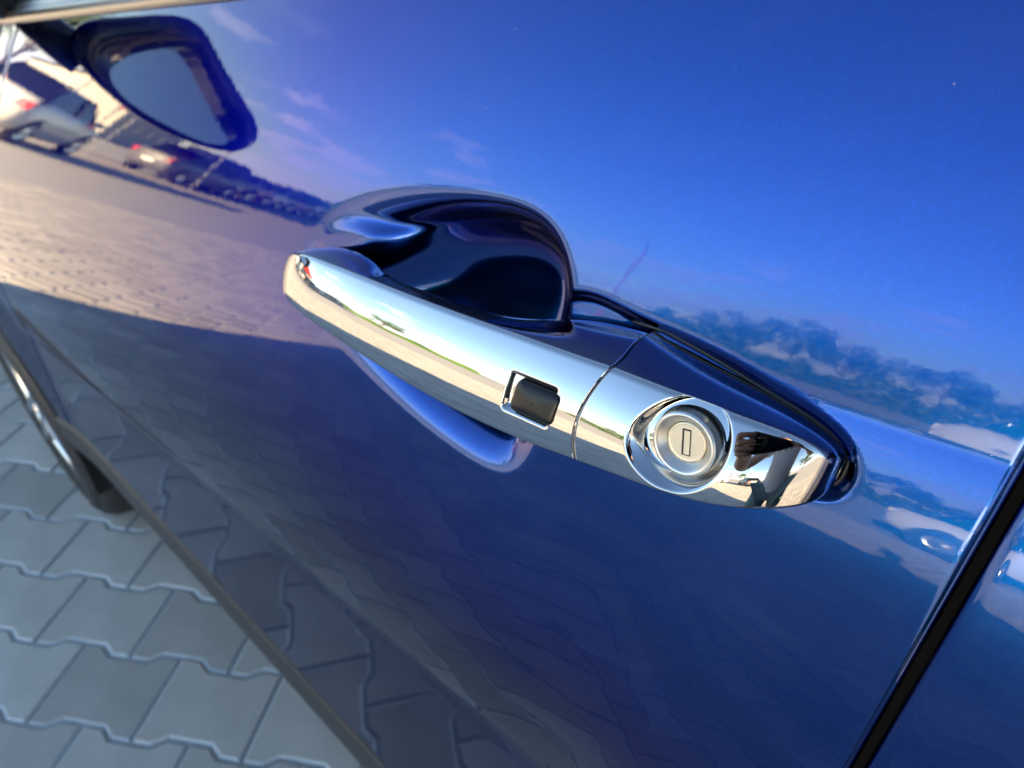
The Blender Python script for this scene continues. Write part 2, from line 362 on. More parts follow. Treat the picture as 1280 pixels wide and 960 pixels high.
cpart(side_panel('far_side_body', np.arange(-2.42, 1.62, .03), wr_c, lambda x: .40, MT['paint'], None, mirror=True, top=lambda x: belt(x) if x < 1.2 else belt(1.2) - .9 * (x - 1.2) ** 2))
# black seals behind the shut lines
for nm, xa, xb in (('rear_seal', -.03, .03), ('front_seal', XD0 - .03, XD0 + .02)):
    zz = np.linspace(.42, 1.12 if nm == 'rear_seal' else 1.0, 30); xx = np.array([xa, xb]); XX, ZZg = np.meshgrid(xx, zz, indexing='ij')
    cpart(grid('door_seal', np.stack([XX, S(XX, ZZg) + .016, ZZg], -1), MT['dark']))
# wheel arch lips, sill cladding
th = np.linspace(rad(-8), rad(188), 60)
def arch_lip(xc, name, mirror=False):
    P = []
    for t_ in th:
        row = []
        for (dr, dy) in ((.035, .0005), (.03, -.006), (.012, -.009), (.002, -.006), (-.002, .002), (-.002, .05)):
            r_ = .383 + dr; x_, z_ = xc + r_ * math.cos(t_), ZWH + r_ * math.sin(t_); row.append((x_, float(S(x_, max(z_, .34))) + dy, z_))
        P.append(row)
    P = np.array(P); return cpart(grid(name, mir(P) if mirror else P, MT['plastic'], flip=not mirror))
arch_lip(XW, 'wheel_arch_trim'); arch_lip(XR, 'wheel_arch_trim')
def sill(mirror=False):
    P = []
    for x in np.linspace(XW + .40, XR - .40, 80):
        row = []; z0 = float(SILLZ(x)); ys = float(S(x, z0))
        for dz, dy in ((.004, .004), (.0, -.001), (-.010, -.003), (-.034, -.004), (-.056, -.001), (-.068, .008), (-.072, .04), (-.072, .2)):
            row.append((x, ys + dy, z0 + dz))
        P.append(row)
    P = np.array(P); return cpart(grid('side_sill', mir(P) if mirror else P, MT['plastic'], flip=not mirror))
sill(); sill(True)
# floor of the car, bonnet, roof, screens
fl = MB().box((-.5, YC, .30), (4.0, 1.52, .12)); cpart(fl.build('underbody', MT['dark']))
def sheet(name, m, xs, half, zf, ny=25, flip=False):
    P = []
    for x in xs:
        yh = half(x); row = []
        for k in np.linspace(-1, 1, ny): row.append((x, YC + k * yh, zf(x, k)))
        P.append(row)
    return cpart(grid(name, P, m, flip=flip))
yb = lambda x: YC - float(S(x, float(belt(x))))
sheet('bonnet', MT['paint'], np.linspace(-2.42, -1.42, 40), lambda x: yb(x) + .002, lambda x, k: float(belt(x)) + .035 * (1 - k ** 4) + .05 * (1 - k * k) * sstep(-2.45, -1.9, x))
ROOF0, ROOF1 = -.60, 1.12
rz = lambda x: 1.535 + .075 * (1 - ((x - .15) / 1.3) ** 2)
ry = lambda x: .60 - .03 * ((x - .2) / 1.0) ** 2
sheet('roof', MT['paint'], np.linspace(ROOF0, ROOF1 + .1, 40), lambda x: ry(x) + .012, lambda x, k: rz(x) + .03 * (1 - abs(k) ** 3) - .02 * abs(k) ** 8)
def ruled(name, m, A, B, n=8, flip=False):
    A, B = np.array(A, float), np.array(B, float); P = [A + (B - A) * k for k in np.linspace(0, 1, n)]
    return cpart(grid(name, P, m, flip=flip))
ks = np.linspace(-1, 1, 21)
ruled('windscreen', MT['glass'], [(-1.45 - .05 * (1 - k * k), YC + k * yb(-1.4) * .98, float(belt(-1.42)) + .02 * (1 - k * k)) for k in ks], [(ROOF0 - .02 * (1 - k * k), YC + k * ry(ROOF0), rz(ROOF0) + .03 * (1 - abs(k) ** 3)) for k in ks])
ruled('rear_window', MT['glass'], [(ROOF1 + .1, YC + k * ry(ROOF1 + .1), rz(ROOF1 + .1) + .03 * (1 - abs(k) ** 3)) for k in ks], [(1.58 + .03 * (1 - k * k), YC + k * .80, 1.10) for k in ks])
ruled('tailgate', MT['paint'], [(1.58 + .03 * (1 - k * k), YC + k * .82, 1.10) for k in ks], [(1.62 + .05 * (1 - k * k), YC + k * .84, .35) for k in ks])
ruled('front_bumper', MT['paint'], [(-2.41 - .10 * (1 - k * k), YC + k * yb(-2.42), float(belt(-2.42)) + .03 * (1 - k ** 4)) for k in ks], [(-2.42 - .16 * (1 - k * k), YC + k * (YC - float(S(-2.42, .5))), .5) for k in ks])
ruled('front_grille', MT['plastic'], [(-2.415 - .155 * (1 - k * k), YC + k * (YC - float(S(-2.42, .5))), .5) for k in ks], [(-2.36 - .14 * (1 - k * k), YC + k * (YC - float(S(-2.42, .5))), .24) for k in ks])
# side glass, with belt trim strip along its foot
def side_glass(name, xa, xb, xta, xtb, m=MT['glass'], dy=.0, mirror=False):
    A = []; B = []
    for k in np.linspace(0, 1, 16):
        x = xa + (xb - xa) * k; z = float(belt(x)) + .018; A.append((x, float(S(x, float(belt(x)))) + .022 + dy, z))
        xt = xta + (xtb - xta) * k; B.append((xt, YC - ry(xt) + dy, rz(xt)))
    A, B = np.array(A), np.array(B)
    return ruled(name, m, mir(A) if mirror else A, mir(B) if mirror else B, flip=not mirror)
for mrr in (False, True):
    side_glass('front_side_window', -1.02, -.06, -.52, -.06, mirror=mrr)
    side_glass('rear_side_window', .06, .98, .06, .90, mirror=mrr)
    side_glass('window_pillar', -.075, .075, -.075, .075, MT['gloss_black'], -.006, mrr)
    side_glass('rear_pillar', .95, 1.34, .86, 1.22, MT['paint'], -.006, mrr)
    side_glass('front_pillar', -1.40, -1.30, -.62, -.50, MT['paint'], -.008, mrr)
    side_glass('mirror_sail', -1.32, -1.028, -.52, -.505, MT['gloss_black'], -.003, mrr)
def belt_trim(mirror=False):
    P = []
    for x in np.linspace(-1.40, 1.0, 120):
        y0, z0 = float(S(x, float(belt(x)))), float(belt(x)); row = []
        for dy, dz in ((-.0005, -.003), (-.0035, -.001), (-.0045, .003), (-.003, .008), (.002, .011), (.006, .0115), (.0075, .0125), (.010, .017), (.016, .0195), (.024, .019)):
            row.append((x, y0 + dy, z0 + dz))
        P.append(row)
    P = np.array(P); return cpart(grid('window_belt_trim', mir(P) if mirror else P, MT['trim'], flip=mirror))
belt_trim(); belt_trim(True)
def wiper(mirror=False):
    P = []
    for x in np.linspace(-1.38, 1.0, 100):
        y0, z0 = float(S(x, float(belt(x)))), float(belt(x))
        P.append([(x, y0 + dy, z0 + dz) for dy, dz in ((.012, .014), (.013, .022), (.017, .034), (.022, .046), (.026, .050), (.032, .050))])
    P = np.array(P); return cpart(grid('window_seal', mir(P) if mirror else P, MT['rubber'], flip=mirror))
wiper(); wiper(True)

# ---- wheels
def wheel(xc, yface, name='wheel', sgn=1, near=True):
    w_ = cpart(empty(name)); ax = Vector((0, -sgn, 0)); c = Vector((xc, yface, ZWH))
    prof = [(.215, -.19), (.29, -.19), (.322, -.175), (.33, -.15), (.33, -.05), (.326, -.025), (.312, -.006), (.29, .002), (.262, .001), (.240, -.006), (.232, -.012), (.225, -.03)]
    o = MB().lathe(prof, c, ax, 72).build('tyre', MT['tyre'], w_, True)
    if not near: 
        MB().lathe([(.0, -.02), (.22, -.02)], c, ax, 24).build('rim', MT['rim'], w_, True); return w_
    MB().lathe([(.238, -.012), (.236, -.004), (.228, -.004), (.220, -.012), (.215, -.04), (.205, -.12), (.205, -.19)], c, ax, 72).build('rim', MT['rim'], w_, True)
    MB().lathe([(.0, -.10), (.15, -.10), (.152, -.12)], c, ax, 40).build('brake_disc', MT['discmetal'], w_, True)
    for k in range(5):
        a = k * 2 * math.pi / 5 + .3
        for s in (-1, 1):
            b0 = a + s * .10; b1 = a + s * .17
            p0 = c + Vector((math.cos(b0) * .045, -sgn * -.022, math.sin(b0) * .045)); p1 = c + Vector((math.cos(b1) * .228, -sgn * -.012, math.sin(b1) * .228))
            d_ = (p1 - p0); R_ = Matrix((d_.normalized(), Vector((0, 1, 0)), d_.normalized().cross(Vector((0, 1, 0))))).transposed()
            MB().box((p0 + p1) / 2, (d_.length, .028, .024), R_).build('spoke', MT['rim'], w_)
    MB().lathe([(.0, -.006), (.03, -.007), (.05, -.014), (.055, -.05)], c, ax, 32).build('hub_cap', MT['rim'], w_, True)
    return w_
wheel(XW, .182); wheel(XR, .18); wheel(XW, 2 * YC - .182, sgn=-1, near=False); wheel(XR, 2 * YC - .18, sgn=-1, near=False)
for xc in (XW, XR):                                            # dark arch liners
    P = [[(xc + .40 * math.cos(t_), y_, ZWH + .40 * math.sin(t_)) for y_ in (.225, .5)] for t_ in th]
    cpart(grid('wheel_arch_liner', P, MT['dark']))

# ---- wing mirror
mroot = cpart(empty('wing_mirror'))
MX = -1.12
OUT = [(.243, 1.088), (.219, 1.130), (.178, 1.178), (.143, 1.193), (.109, 1.187), (.052, 1.164), (-.024, 1.131), (-.06, 1.101), (-.059, 1.072), (-.035, 1.052), (.017, 1.039), (.078, 1.034), (.132, 1.038), (.19, 1.045), (.228, 1.058)]
GL = [(.166, 1.060), (.172, 1.090), (.159, 1.118), (.130, 1.153), (.099, 1.158), (.048, 1.135), (-.019, 1.097), (-.039, 1.078), (-.013, 1.054), (.059, 1.046), (.120, 1.046)]
oc = closed_curve(OUT, 96); gc = closed_curve(GL, 96)
cen = oc.mean(0); P = []
for x_, k in ((0, .90), (-.004, .965), (-.012, .995), (-.03, 1.0), (-.07, .96), (-.11, .84), (-.14, .62), (-.152, .3), (-.154, .0)):
    P.append([(MX + x_, cen[0] + (p[0] - cen[0]) * k, cen[1] + (p[1] - cen[1]) * k) for p in oc])
ring = [[(MX + .0, p[0], p[1]) for p in (gc * .97 + gc.mean(0) * .03)], [(MX - .006, p[0], p[1]) for p in gc * .95 + gc.mean(0) * .05]]
# resample the glass outline to start near the housing outline's first point
def match(cv, ref):
    a0 = np.arctan2(ref[:, 1] - ref[:, 1].mean(), ref[:, 0] - ref[:, 0].mean()); ac = np.arctan2(cv[:, 1] - cv[:, 1].mean(), cv[:, 0] - cv[:, 0].mean())
    return np.roll(cv, -int(np.argmin(np.abs(ac - a0[0]))), 0)
gm = match(gc, oc)
if np.cross(oc[1] - oc[0], oc[10] - oc[0]) * np.cross(gm[1] - gm[0], gm[10] - gm[0]) < 0: gm = np.roll(gm[::-1], 1, 0)
rim_ = [[(MX - .045, p[0], p[1]) for p in gm], [(MX + .001, *(p + (p - gm.mean(0)) * .02)) for p in gm]]
grid('housing', rim_ + P, MT['gloss_black'], mroot, closed_v=True)
mg = mesh('mirror_glass', [(MX - .020, *gm.mean(0))] + [(MX - .020 - .20 * (p[1] - gm.mean(0)[1]) + .06 * (p[0] - gm.mean(0)[0]), *p) for p in gm], [(0, 1 + k, 1 + (k + 1) % 96) for k in range(96)], MT['mirror'], mroot, False)
MB().tube([(MX - .05, .20, 1.06), (MX - .055, .25, 1.052), (MX - .06, .30, 1.045), (MX - .06, .34, 1.05)], [.028, .024, .024, .03], 14).build('mirror_arm', MT['gloss_black'], mroot, True)

# ---- door handle
hroot = cpart(empty('door_handle'))
#        x      yr     wr      yl     wl      yb     wb
GRIP = [(-.3285, .1745, -.0150, .1738, -.0185, .1765, -.0145), (-.3275, .1705, -.0108, .1672, -.0218, .1785, -.0105), (-.3200, .1664, -.0062, .1590, -.0238, .180, -.0072), (-.302, .1625, -.0014, .1522, -.0247, .181, -.0036),
        (-.281, .1600, .0004, .1482, -.0257, .180, -.0016), (-.262, .1584, .0010, .1462, -.0266, .178, -.0024), (-.244, .1572, .0012, .1446, -.0277, .172, -.0034), (-.220, .1561, .0010, .1431, -.0296, .170, -.0040),
        (-.190, .1552, .0008, .1420, -.0318, .169, -.0038), (-.165, .1550, .0006, .1416, -.0328, .169, -.0024), (-.145, .1550, .0005, .1416, -.0328, .1738, -.0006), (-.127, .1550, .0004, .1417, -.0320, .1795, .0002), (-.107, .1550, .0004, .1419, -.0303, .181, .0004)]
LOCK = [(-.107, .1550, .0004, .1419, -.0303, .181, .0004), (-.090, .1551, -.0003, .1422, -.0290, .181, -.0028), (-.075, .1554, -.0010, .1430, -.0280, .181, -.0060), (-.063, .1567, -.0023, .1452, -.0271, .181, -.0084),
        (-.053, .1591, -.0042, .1492, -.0263, .181, -.0106), (-.0460, .1621, -.0070, .1543, -.0259, .181, -.0128), (-.0415, .1653, -.0106, .1600, -.0257, .181, -.0150), (-.0394, .1682, -.0140, .1648, -.0248, .181, -.0168), (-.0386, .1715, -.0172, .1702, -.0222, .181, -.0180)]
LOCK = [r[:5] + (float(S(r[0], float(zw(r[0])) + r[6])) + .0045, r[6]) for r in LOCK]
LX, LW = -.0757, -.0130                                          # key cylinder centre
BX0, BX1, BW0, BW1 = -.1408, -.1200, -.0218, -.0112              # sensor button window
def face_mod(X, Wf, lock):
    if lock:
        r = np.hypot(X - LX, Wf - LW)
        return .0060 * (1 - sstep(.0102, .0142, r))
    # flared pocket for the button
    dx = np.maximum(np.maximum(BX0 - X, X - BX1), 0); dw = np.maximum(np.maximum(BW0 - Wf, Wf - BW1), 0)
    ix = np.minimum(X - BX0, BX1 - X); iw = np.minimum(Wf - BW0, BW1 - Wf); ins = (ix > 0) & (iw > 0)
    d = np.where(ins, np.minimum(ix, iw), -np.hypot(dx, dw))
    return .0024 * sstep(-.0020, .0005, d)
def handle_part(name, rows, x_st, lock, parent):
    rows = np.array(rows); n = len(rows)
    T = np.concatenate([[0], np.cumsum(np.hypot(np.hypot(*np.diff(rows[:, :2], axis=0).T), np.diff(rows[:, 4])) ** .5)])
    tt = np.linspace(0, T[-1], 4001); full = spline(T, rows, tt)
    # even steps along the path
    st = np.concatenate([[0], np.cumsum(np.sqrt((np.diff(full[:, [0, 1, 4]], axis=0) ** 2).sum(1)))])
    L = st[-1]; s_i = np.linspace(0, L, x_st); R_ = np.stack([np.interp(s_i, st, full[:, k]) for k in range(7)], 1)
    NF = 78; P = []
    for (x, yr, wr_, yl, wl, yb_, wb) in R_:
        H = max(wr_ - wl, 1e-5); s0 = .07; s1 = 2 * (yr - yl) / H - .07
        rf = min(.0013, H * .2)                              # fillet at ridge and at the lower edge
        pts = []
        for k in np.linspace(0, 1, 12): pts.append((yb_ + (yr + rf * 1.2 - yb_) * k, wb + (wr_ - wb) * k + .0006 * math.sin(math.pi * k) * min(1, H / .02)))
        u = np.linspace(1 - rf / H, rf / H, NF)
        yf = yl + H * (s0 * u + (s1 - s0) * u * u / 2); wf = wl + H * u
        X_ = np.full(NF, x); yf = yf + face_mod(X_, wf, lock)
        p0 = np.array(pts[-1]); p2 = np.array((yf[0], wf[0])); pc = np.array((yr, wr_))
        for k in np.linspace(0, 1, 7)[1:-1]: pts.append(tuple((1 - k) ** 2 * p0 + 2 * k * (1 - k) * pc + k * k * p2))
        nu0 = len(pts)
        pts += list(zip(yf, wf))
        q0 = np.array((yf[-1], wf[-1])); qc = np.array((yl, wl)); q2 = np.array((yl + rf * 1.3, wl + .0002))
        for k in np.linspace(0, 1, 6)[1:]: pts.append(tuple((1 - k) ** 2 * q0 + 2 * k * (1 - k) * qc + k * k * q2))
        yu = yb_ + .0; wu = wl + (.0015 if not lock else .001)
        for k in np.linspace(0, 1, 8)[1:]: pts.append((q2[0] + (yu - q2[0]) * k, q2[1] + (wu - q2[1]) * k))
        for k in np.linspace(0, 1, 8)[1:-1]: pts.append((yu + .0, wu + (wb - wu) * k))
        P.append([(x, y, w) for y, w in pts])
    P = np.array(P); x0 = P[:, :, 0].copy(); ridge_i = nu0
    # the shut line between grip and lock cover bows forward across the outer face and runs back over the top
    wgt = sstep(-.165, -.112, x0) if not lock else sstep(-.060, -.102, x0)
    wrel = np.clip((P[:, :, 2] + .033) / .033, 0, 1); out = sstep(.166, .158, P[:, :, 1])
    shift = -.0042 * (1 - (2 * wrel - 1) ** 2) * out - .004 * sstep(.155, .181, P[:, :, 1]) * sstep(-.012, -.003, P[:, :, 2])
    P[:, :, 0] = x0 + shift * wgt
    # small bevel at the shut line
    e = 0 if lock else -1; cut = P[e].copy(); sg = -1 if lock else 1
    cut[:, 0] += -sg * .0006; c0 = np.array([.162, -.0165])
    P[e] = cut
    bev = cut.copy(); bev[:, 0] += sg * .0005; dv = bev[:, 1:] - c0; dv /= np.linalg.norm(dv, axis=1)[:, None]; bev[:, 1:] -= dv * .0004
    deep = bev.copy(); deep[:, 0] -= sg * .002; deep[:, 1:] -= dv * .003
    deep2 = bev.copy(); deep2[:, 1:] -= dv * .0012
    P = np.concatenate([P, [bev, deep2]]) if not lock else np.concatenate([[deep2, bev], P])
    P[:, :, 2] += zw(P[:, :, 0])
    o = grid(name, P, [MT['chrome'], MT['button']], parent, closed_v=True, caps=True)
    nvv = P.shape[1]; mx_ = P[:, 0, 0]; idx_ = []
    for k in range(len(o.data.polygons)):
        if k >= (P.shape[0] - 1) * nvv: idx_.append(1); continue
        i_, j_ = divmod(k, nvv); mid_ = (not lock) and -.240 < mx_[i_] < -.165
        idx_.append(1 if j_ >= nvv - 8 or (mid_ and (j_ < 11 or j_ >= nvv - 14)) else 0)  # back is black plastic; mid top and underside blackened to darken cup reflections
    o.data.polygons.foreach_set('material_index', idx_)
    return o
grip = handle_part('grip', GRIP, 420, False, hroot)
lockc = handle_part('lock_cover', LOCK, 190, True, hroot)
mesh_fill = MB()                                                  # dark web between the two at the shut line
mesh_fill.box((-.1085, .166, float(zw(-.1085)) - .0165), (.004, .022, .026)); mesh_fill.build('shut_line_web', MT['rubber'], hroot)

# sensor button: pillow of rounded-rectangle rings standing in its pocket
def face_y(x, w):
    r_ = np.array(GRIP); yl = np.interp(x, r_[:, 0], r_[:, 3]); wl = np.interp(x, r_[:, 0], r_[:, 4]); yr = np.interp(x, r_[:, 0], r_[:, 1]); wr_ = np.interp(x, r_[:, 0], r_[:, 2])
    H = wr_ - wl; u = (w - wl) / H; s1 = 2 * (yr - yl) / H - .07
    return yl + H * (.07 * u + (s1 - .07) * u * u / 2)
def rrect(hx, hw, r, n=8):
    out = []
    for cx_, cw_, a0 in ((hx - r, hw - r, 0), (-hx + r, hw - r, 90), (-hx + r, -hw + r, 180), (hx - r, -hw + r, 270)):
        for k in range(n + 1): out.append((cx_ + r * math.cos(rad(a0 + 90 * k / n)), cw_ + r * math.sin(rad(a0 + 90 * k / n))))
    return np.array(out)
bxc, bwc = (BX0 + BX1) / 2 + .0006, (BW0 + BW1) / 2; P = []
for k, dy in ((1.0, .004), (1.0, .0012), (.985, .0004), (.95, -.0002), (.88, -.0005), (.75, -.0008), (.5, -.001), (.25, -.0011), (.02, -.0011)):
    q = rrect(.0100 * k, .0053 * k, .0021 * max(k, .1)); shear = .05
    P.append([(bxc + p[0] + shear * p[1], float(face_y(bxc + p[0], bwc + p[1])) + dy - .0004, bwc + p[1] + float(zw(bxc + p[0]))) for p in q])
btn = grid('sensor_button', P, MT['button'], hroot, closed_v=True, flip=True)

# key cylinder
la = Vector((.04, -1, .20)).normalized(); lz = float(zw(LX)) + LW
ly = .1501; lcen = Vector((LX, ly, lz))
cyl = cpart(empty('lock_cylinder'), hroot)
barrel = MB().lathe([(0.01003, -.006), (0.01003, .0), (0.00992, .0007), (0.00948, .0012), (0.00894, .0013), (0.00839, .0009), (0.00763, -.0002), (0.00654, -.0014), (0.00632, -.0016), (0.00627, -.0022)], lcen, la, 72).build('lock_cylinder', MT['satin'], hroot, True)
bpy.data.objects.remove(cyl)
MB().lathe([(0.00621, -.0024), (0.00610, -.0014), (0.00578, -.0011), (0.00545, -.0013), (0.00534, -.0013), (0.00000, -.0013)], lcen, la, 64).build('lock_face', MT['satin_face'], barrel, True)
ux = la.cross(Vector((0, 0, 1))).normalized() * -1; uz = ux.cross(la).normalized()
if uz.z < 0: uz = -uz
tilt = rad(-12); u1 = ux * math.cos(tilt) - uz * math.sin(tilt); u2 = ux * math.sin(tilt) + uz * math.cos(tilt)
Rk = Matrix((u1, la, u2)).transposed()
def key_slot():
    base = lcen + la * -.00125
    MB().box(base, (.0027, .0004, .0082), Rk).build('key_slot', MT['rubber'], barrel)
    MB().box(base + la * .00012 + u1 * .00026, (.0018, .0004, .0074), Rk).build('key_shutter', MT['satin_face'], barrel)
key_slot()
MB().lathe([(.0108, -.0035), (.0104, -.005), (.0098, -.0065)], lcen, la, 48).build('cylinder_gap_shade', MT['rubber'], hroot, True)  # black ring puts the shade of the gap round the barrel into colour
# rubber gasket under the rear of the handle
gp = []
Lr = np.array(LOCK); Gr = np.array(GRIP)
for x in np.linspace(-.120, -.1075, 5): gp.append((x, np.interp(x, Gr[:, 0], Gr[:, 6]) + .0008))
for row in spline(np.arange(len(Lr)), Lr, np.linspace(0.1, len(Lr) - 1, 34)): gp.append((row[0] + .0006, row[6] + .0008 - .0))
for row in spline(np.arange(len(Lr)), Lr, np.linspace(len(Lr) - 1, 0, 34)): gp.append((row[0] + .0006 * (row[0] > -.05), row[4] + .0005))
gp = [(x, float(S(x, float(zw(x)) + w)) + .0026, float(zw(x)) + w) for x, w in gp]
MB().tube(gp, .0008, 8).build('gasket', MT['rubber'], hroot, True)
# body-colour bracket under the front of the grip
P = []
for k in np.linspace(0, 1, 24):
    x = -.302 + .058 * k; hw = .0115 * math.sqrt(max(0.0, 1 - (2 * k - 1) ** 4)) + .0008
    P.append([(x, .205, float(zw(x)) - .008 + .9 * hw * s_) for s_ in np.linspace(1, -1, 9)] if False else
             [(x, .2 + 0 * s_, float(zw(x)) - .006 - .02 * k + hw * s_) for s_ in (1, 1, 0, -1, -1)])
# ================================================================== PAVING
PP, RHO, AL, PANG = .19576, .73674, .0437, rad(34.302); P0 = np.array((-1.06329, -.08576))
pu = np.array((math.cos(PANG), math.sin(PANG))); pv = np.array((-math.sin(PANG), math.cos(PANG)))
po = [(0, -AL), (.19, -AL), (.31, AL), (.69, AL), (.81, -AL), (1, -AL), (1, RHO + AL), (.81, RHO + AL), (.69, RHO - AL), (.31, RHO - AL), (.19, RHO + AL), (0, RHO + AL)]
po = (np.array(po) - (.5, RHO / 2)) * PP
def inset(poly, d):
    n = len(poly); out = []
    for i in range(n):
        a, b, c = poly[i - 1], poly[i], poly[(i + 1) % n]
        n1 = np.array((-(b - a)[1], (b - a)[0])) / np.linalg.norm(b - a); n2 = np.array((-(c - b)[1], (c - b)[0])) / np.linalg.norm(c - b)
        m_ = n1 + n2; m_ /= (1 + n1 @ n2); out.append(b + m_ * d)
    return np.array(out)
rings = [(inset(po, .0022), -.014), (inset(po, .0024), -.0042), (inset(po, .0066), 0.)]
pV = np.array([(p[0] * pu[0] + p[1] * pv[0], p[0] * pu[1] + p[1] * pv[1], z) for ring_, z in rings for p in ring_])
pF = [(k * 12 + i, k * 12 + (i + 1) % 12, (k + 1) * 12 + (i + 1) % 12, (k + 1) * 12 + i) for k in range(2) for i in range(12)] + [tuple(range(24, 36))]
ground = mesh('ground', [(-400, -400, -.012), (400, -400, -.012), (400, 400, -.012), (-400, 400, -.012)], [(0, 1, 2, 3)], MT['ground']); tag(ground, kind='structure')
RX0, RX1, RY0, RY1 = -9.5, 4.5, -9.5, 2.6
paving = tag(mesh('paving', [(RX0, RY0, -.0060), (RX1, RY0, -.0060), (RX1, RY1, -.0060), (RX0, RY1, -.0060)], [(0, 1, 2, 3)], MT['sand']), kind='structure')
me = bpy.data.meshes.new('paver'); me.from_pydata([tuple(v) for v in pV], [], pF); me.materials.append(MT['paver']); me.materials.append(MT['paver_edge'])
me.polygons.foreach_set('material_index', [1] * 24 + [0]); me.update()
spots = []
for r_ in range(-130, 131):
    for i in range(-130, 131):
        c = P0 + PP * ((i + .5 + (r_ % 2) * .5) * pu + (r_ + .5) * RHO * pv)
        if RX0 + .15 < c[0] < RX1 - .15 and RY0 + .15 < c[1] < RY1 - .15: spots.append(c)
def inview(c):
    q = Vector((c[0], c[1], 0)) - CAM; z = q.dot(FWD)
    if z < .1: return False
    return -60 < 640 + 900 * q.dot(RIGHT) / z < 600 and 300 < 480 + 900 * q.dot(DOWN) / z < 1040 and c[1] < .5
spots.sort(key=lambda c: (0 if inview(c) else 10) + math.hypot(c[0] + .9, c[1] + .2))
for c in spots[:300]:
    o = bpy.data.objects.new('paver', me); COL.objects.link(o); o.parent = paving
    o.location = (c[0], c[1], random.uniform(-.0012, .0008)); o.rotation_euler = (random.uniform(-.004, .004), random.uniform(-.004, .004), random.uniform(-.004, .004))
rest = np.array(spots[300:]); nP = len(rest)
Vs = (pV[None] + np.concatenate([rest, rng.uniform(-.0012, .0008, (nP, 1))], 1)[:, None, :]).reshape(-1, 3)
Fs = []; mi = []
for k in range(nP):
    Fs += [tuple(v + 36 * k for v in f) for f in pF]; mi += [1] * 24 + [0]
pr = mesh('paver_field', Vs, Fs, [MT['paver'], MT['paver_edge']], paving, False); pr.data.polygons.foreach_set('material_index', mi); pr['kind'] = 'stuff'


# ================================================================== PEOPLE
BK = Vector((math.sin(a_), -math.cos(a_), 0)); RT = RIGHT
def bw(be, ro, z): return BK * be + RT * ro + Vector((0, 0, z))
def skin(name, verts, edges, m, parent=None, sub=2):
    """verts: name -> (pos, radius or (rx, ry)); one continuous skinned surface"""
    keys = list(verts); idx = {k: i for i, k in enumerate(keys)}
    me = bpy.data.meshes.new(name); me.from_pydata([tuple(verts[k][0]) for k in keys], [(idx[a], idx[b2]) for a, b2 in edges], [])
    o = bpy.data.objects.new(name, me); COL.objects.link(o)
    o.modifiers.new('skin', 'SKIN').use_smooth_shade = True
    if not me.skin_vertices: me.attributes.new('skin', 'FLOAT', 'POINT') if False else None
    bm = bmesh.new(); bm.from_mesh(me); lay = bm.verts.layers.skin.verify()
    for v, k in zip(bm.verts, keys):
        r = verts[k][1]; v[lay].radius = r if isinstance(r, tuple) else (r, r); v[lay].use_root = (k == keys[0])
    bm.to_mesh(me); bm.free()
    o.modifiers.new('sub', 'SUBSURF').levels = sub; o.modifiers['sub'].render_levels = sub
    dg = bpy.context.evaluated_depsgraph_get(); ev = bpy.data.meshes.new_from_object(o.evaluated_get(dg))
    bpy.data.objects.remove(o); ev.materials.clear(); ev.materials.append(m); ev.name = name
    for p in ev.polygons: p.use_smooth = True
    o = bpy.data.objects.new(name, ev); COL.objects.link(o)
    if parent: o.parent = parent
    return o
T_ = .09                                                          # sideways place of the torso
J = {'pelvis': (bw(.54, T_, .95), .125), 'spine': (bw(.51, T_, 1.12), .118), 'chest': (bw(.47, T_, 1.30), .135), 'upper': (bw(.455, T_, 1.40), .11), 'neck': (bw(.445, T_, 1.49), .055),
     'jaw': (bw(.415, T_, 1.555), .072), 'head': (bw(.415, T_, 1.63), .092), 'crown': (bw(.425, T_, 1.70), .07), 'nose': (bw(.312, T_, 1.59), .014), 'nose0': (bw(.34, T_, 1.60), .03),
     'earl': (bw(.42, T_ - .085, 1.61), .02), 'earr': (bw(.42, T_ + .085, 1.61), .02)}
Ed = [('pelvis', 'spine'), ('spine', 'chest'), ('chest', 'upper'), ('upper', 'neck'), ('neck', 'jaw'), ('jaw', 'head'), ('head', 'crown'), ('head', 'nose0'), ('nose0', 'nose'), ('head', 'earl'), ('head', 'earr')]
PH = CAM - FWD * .010 + RIGHT * .030 + DOWN * .018               # phone centre
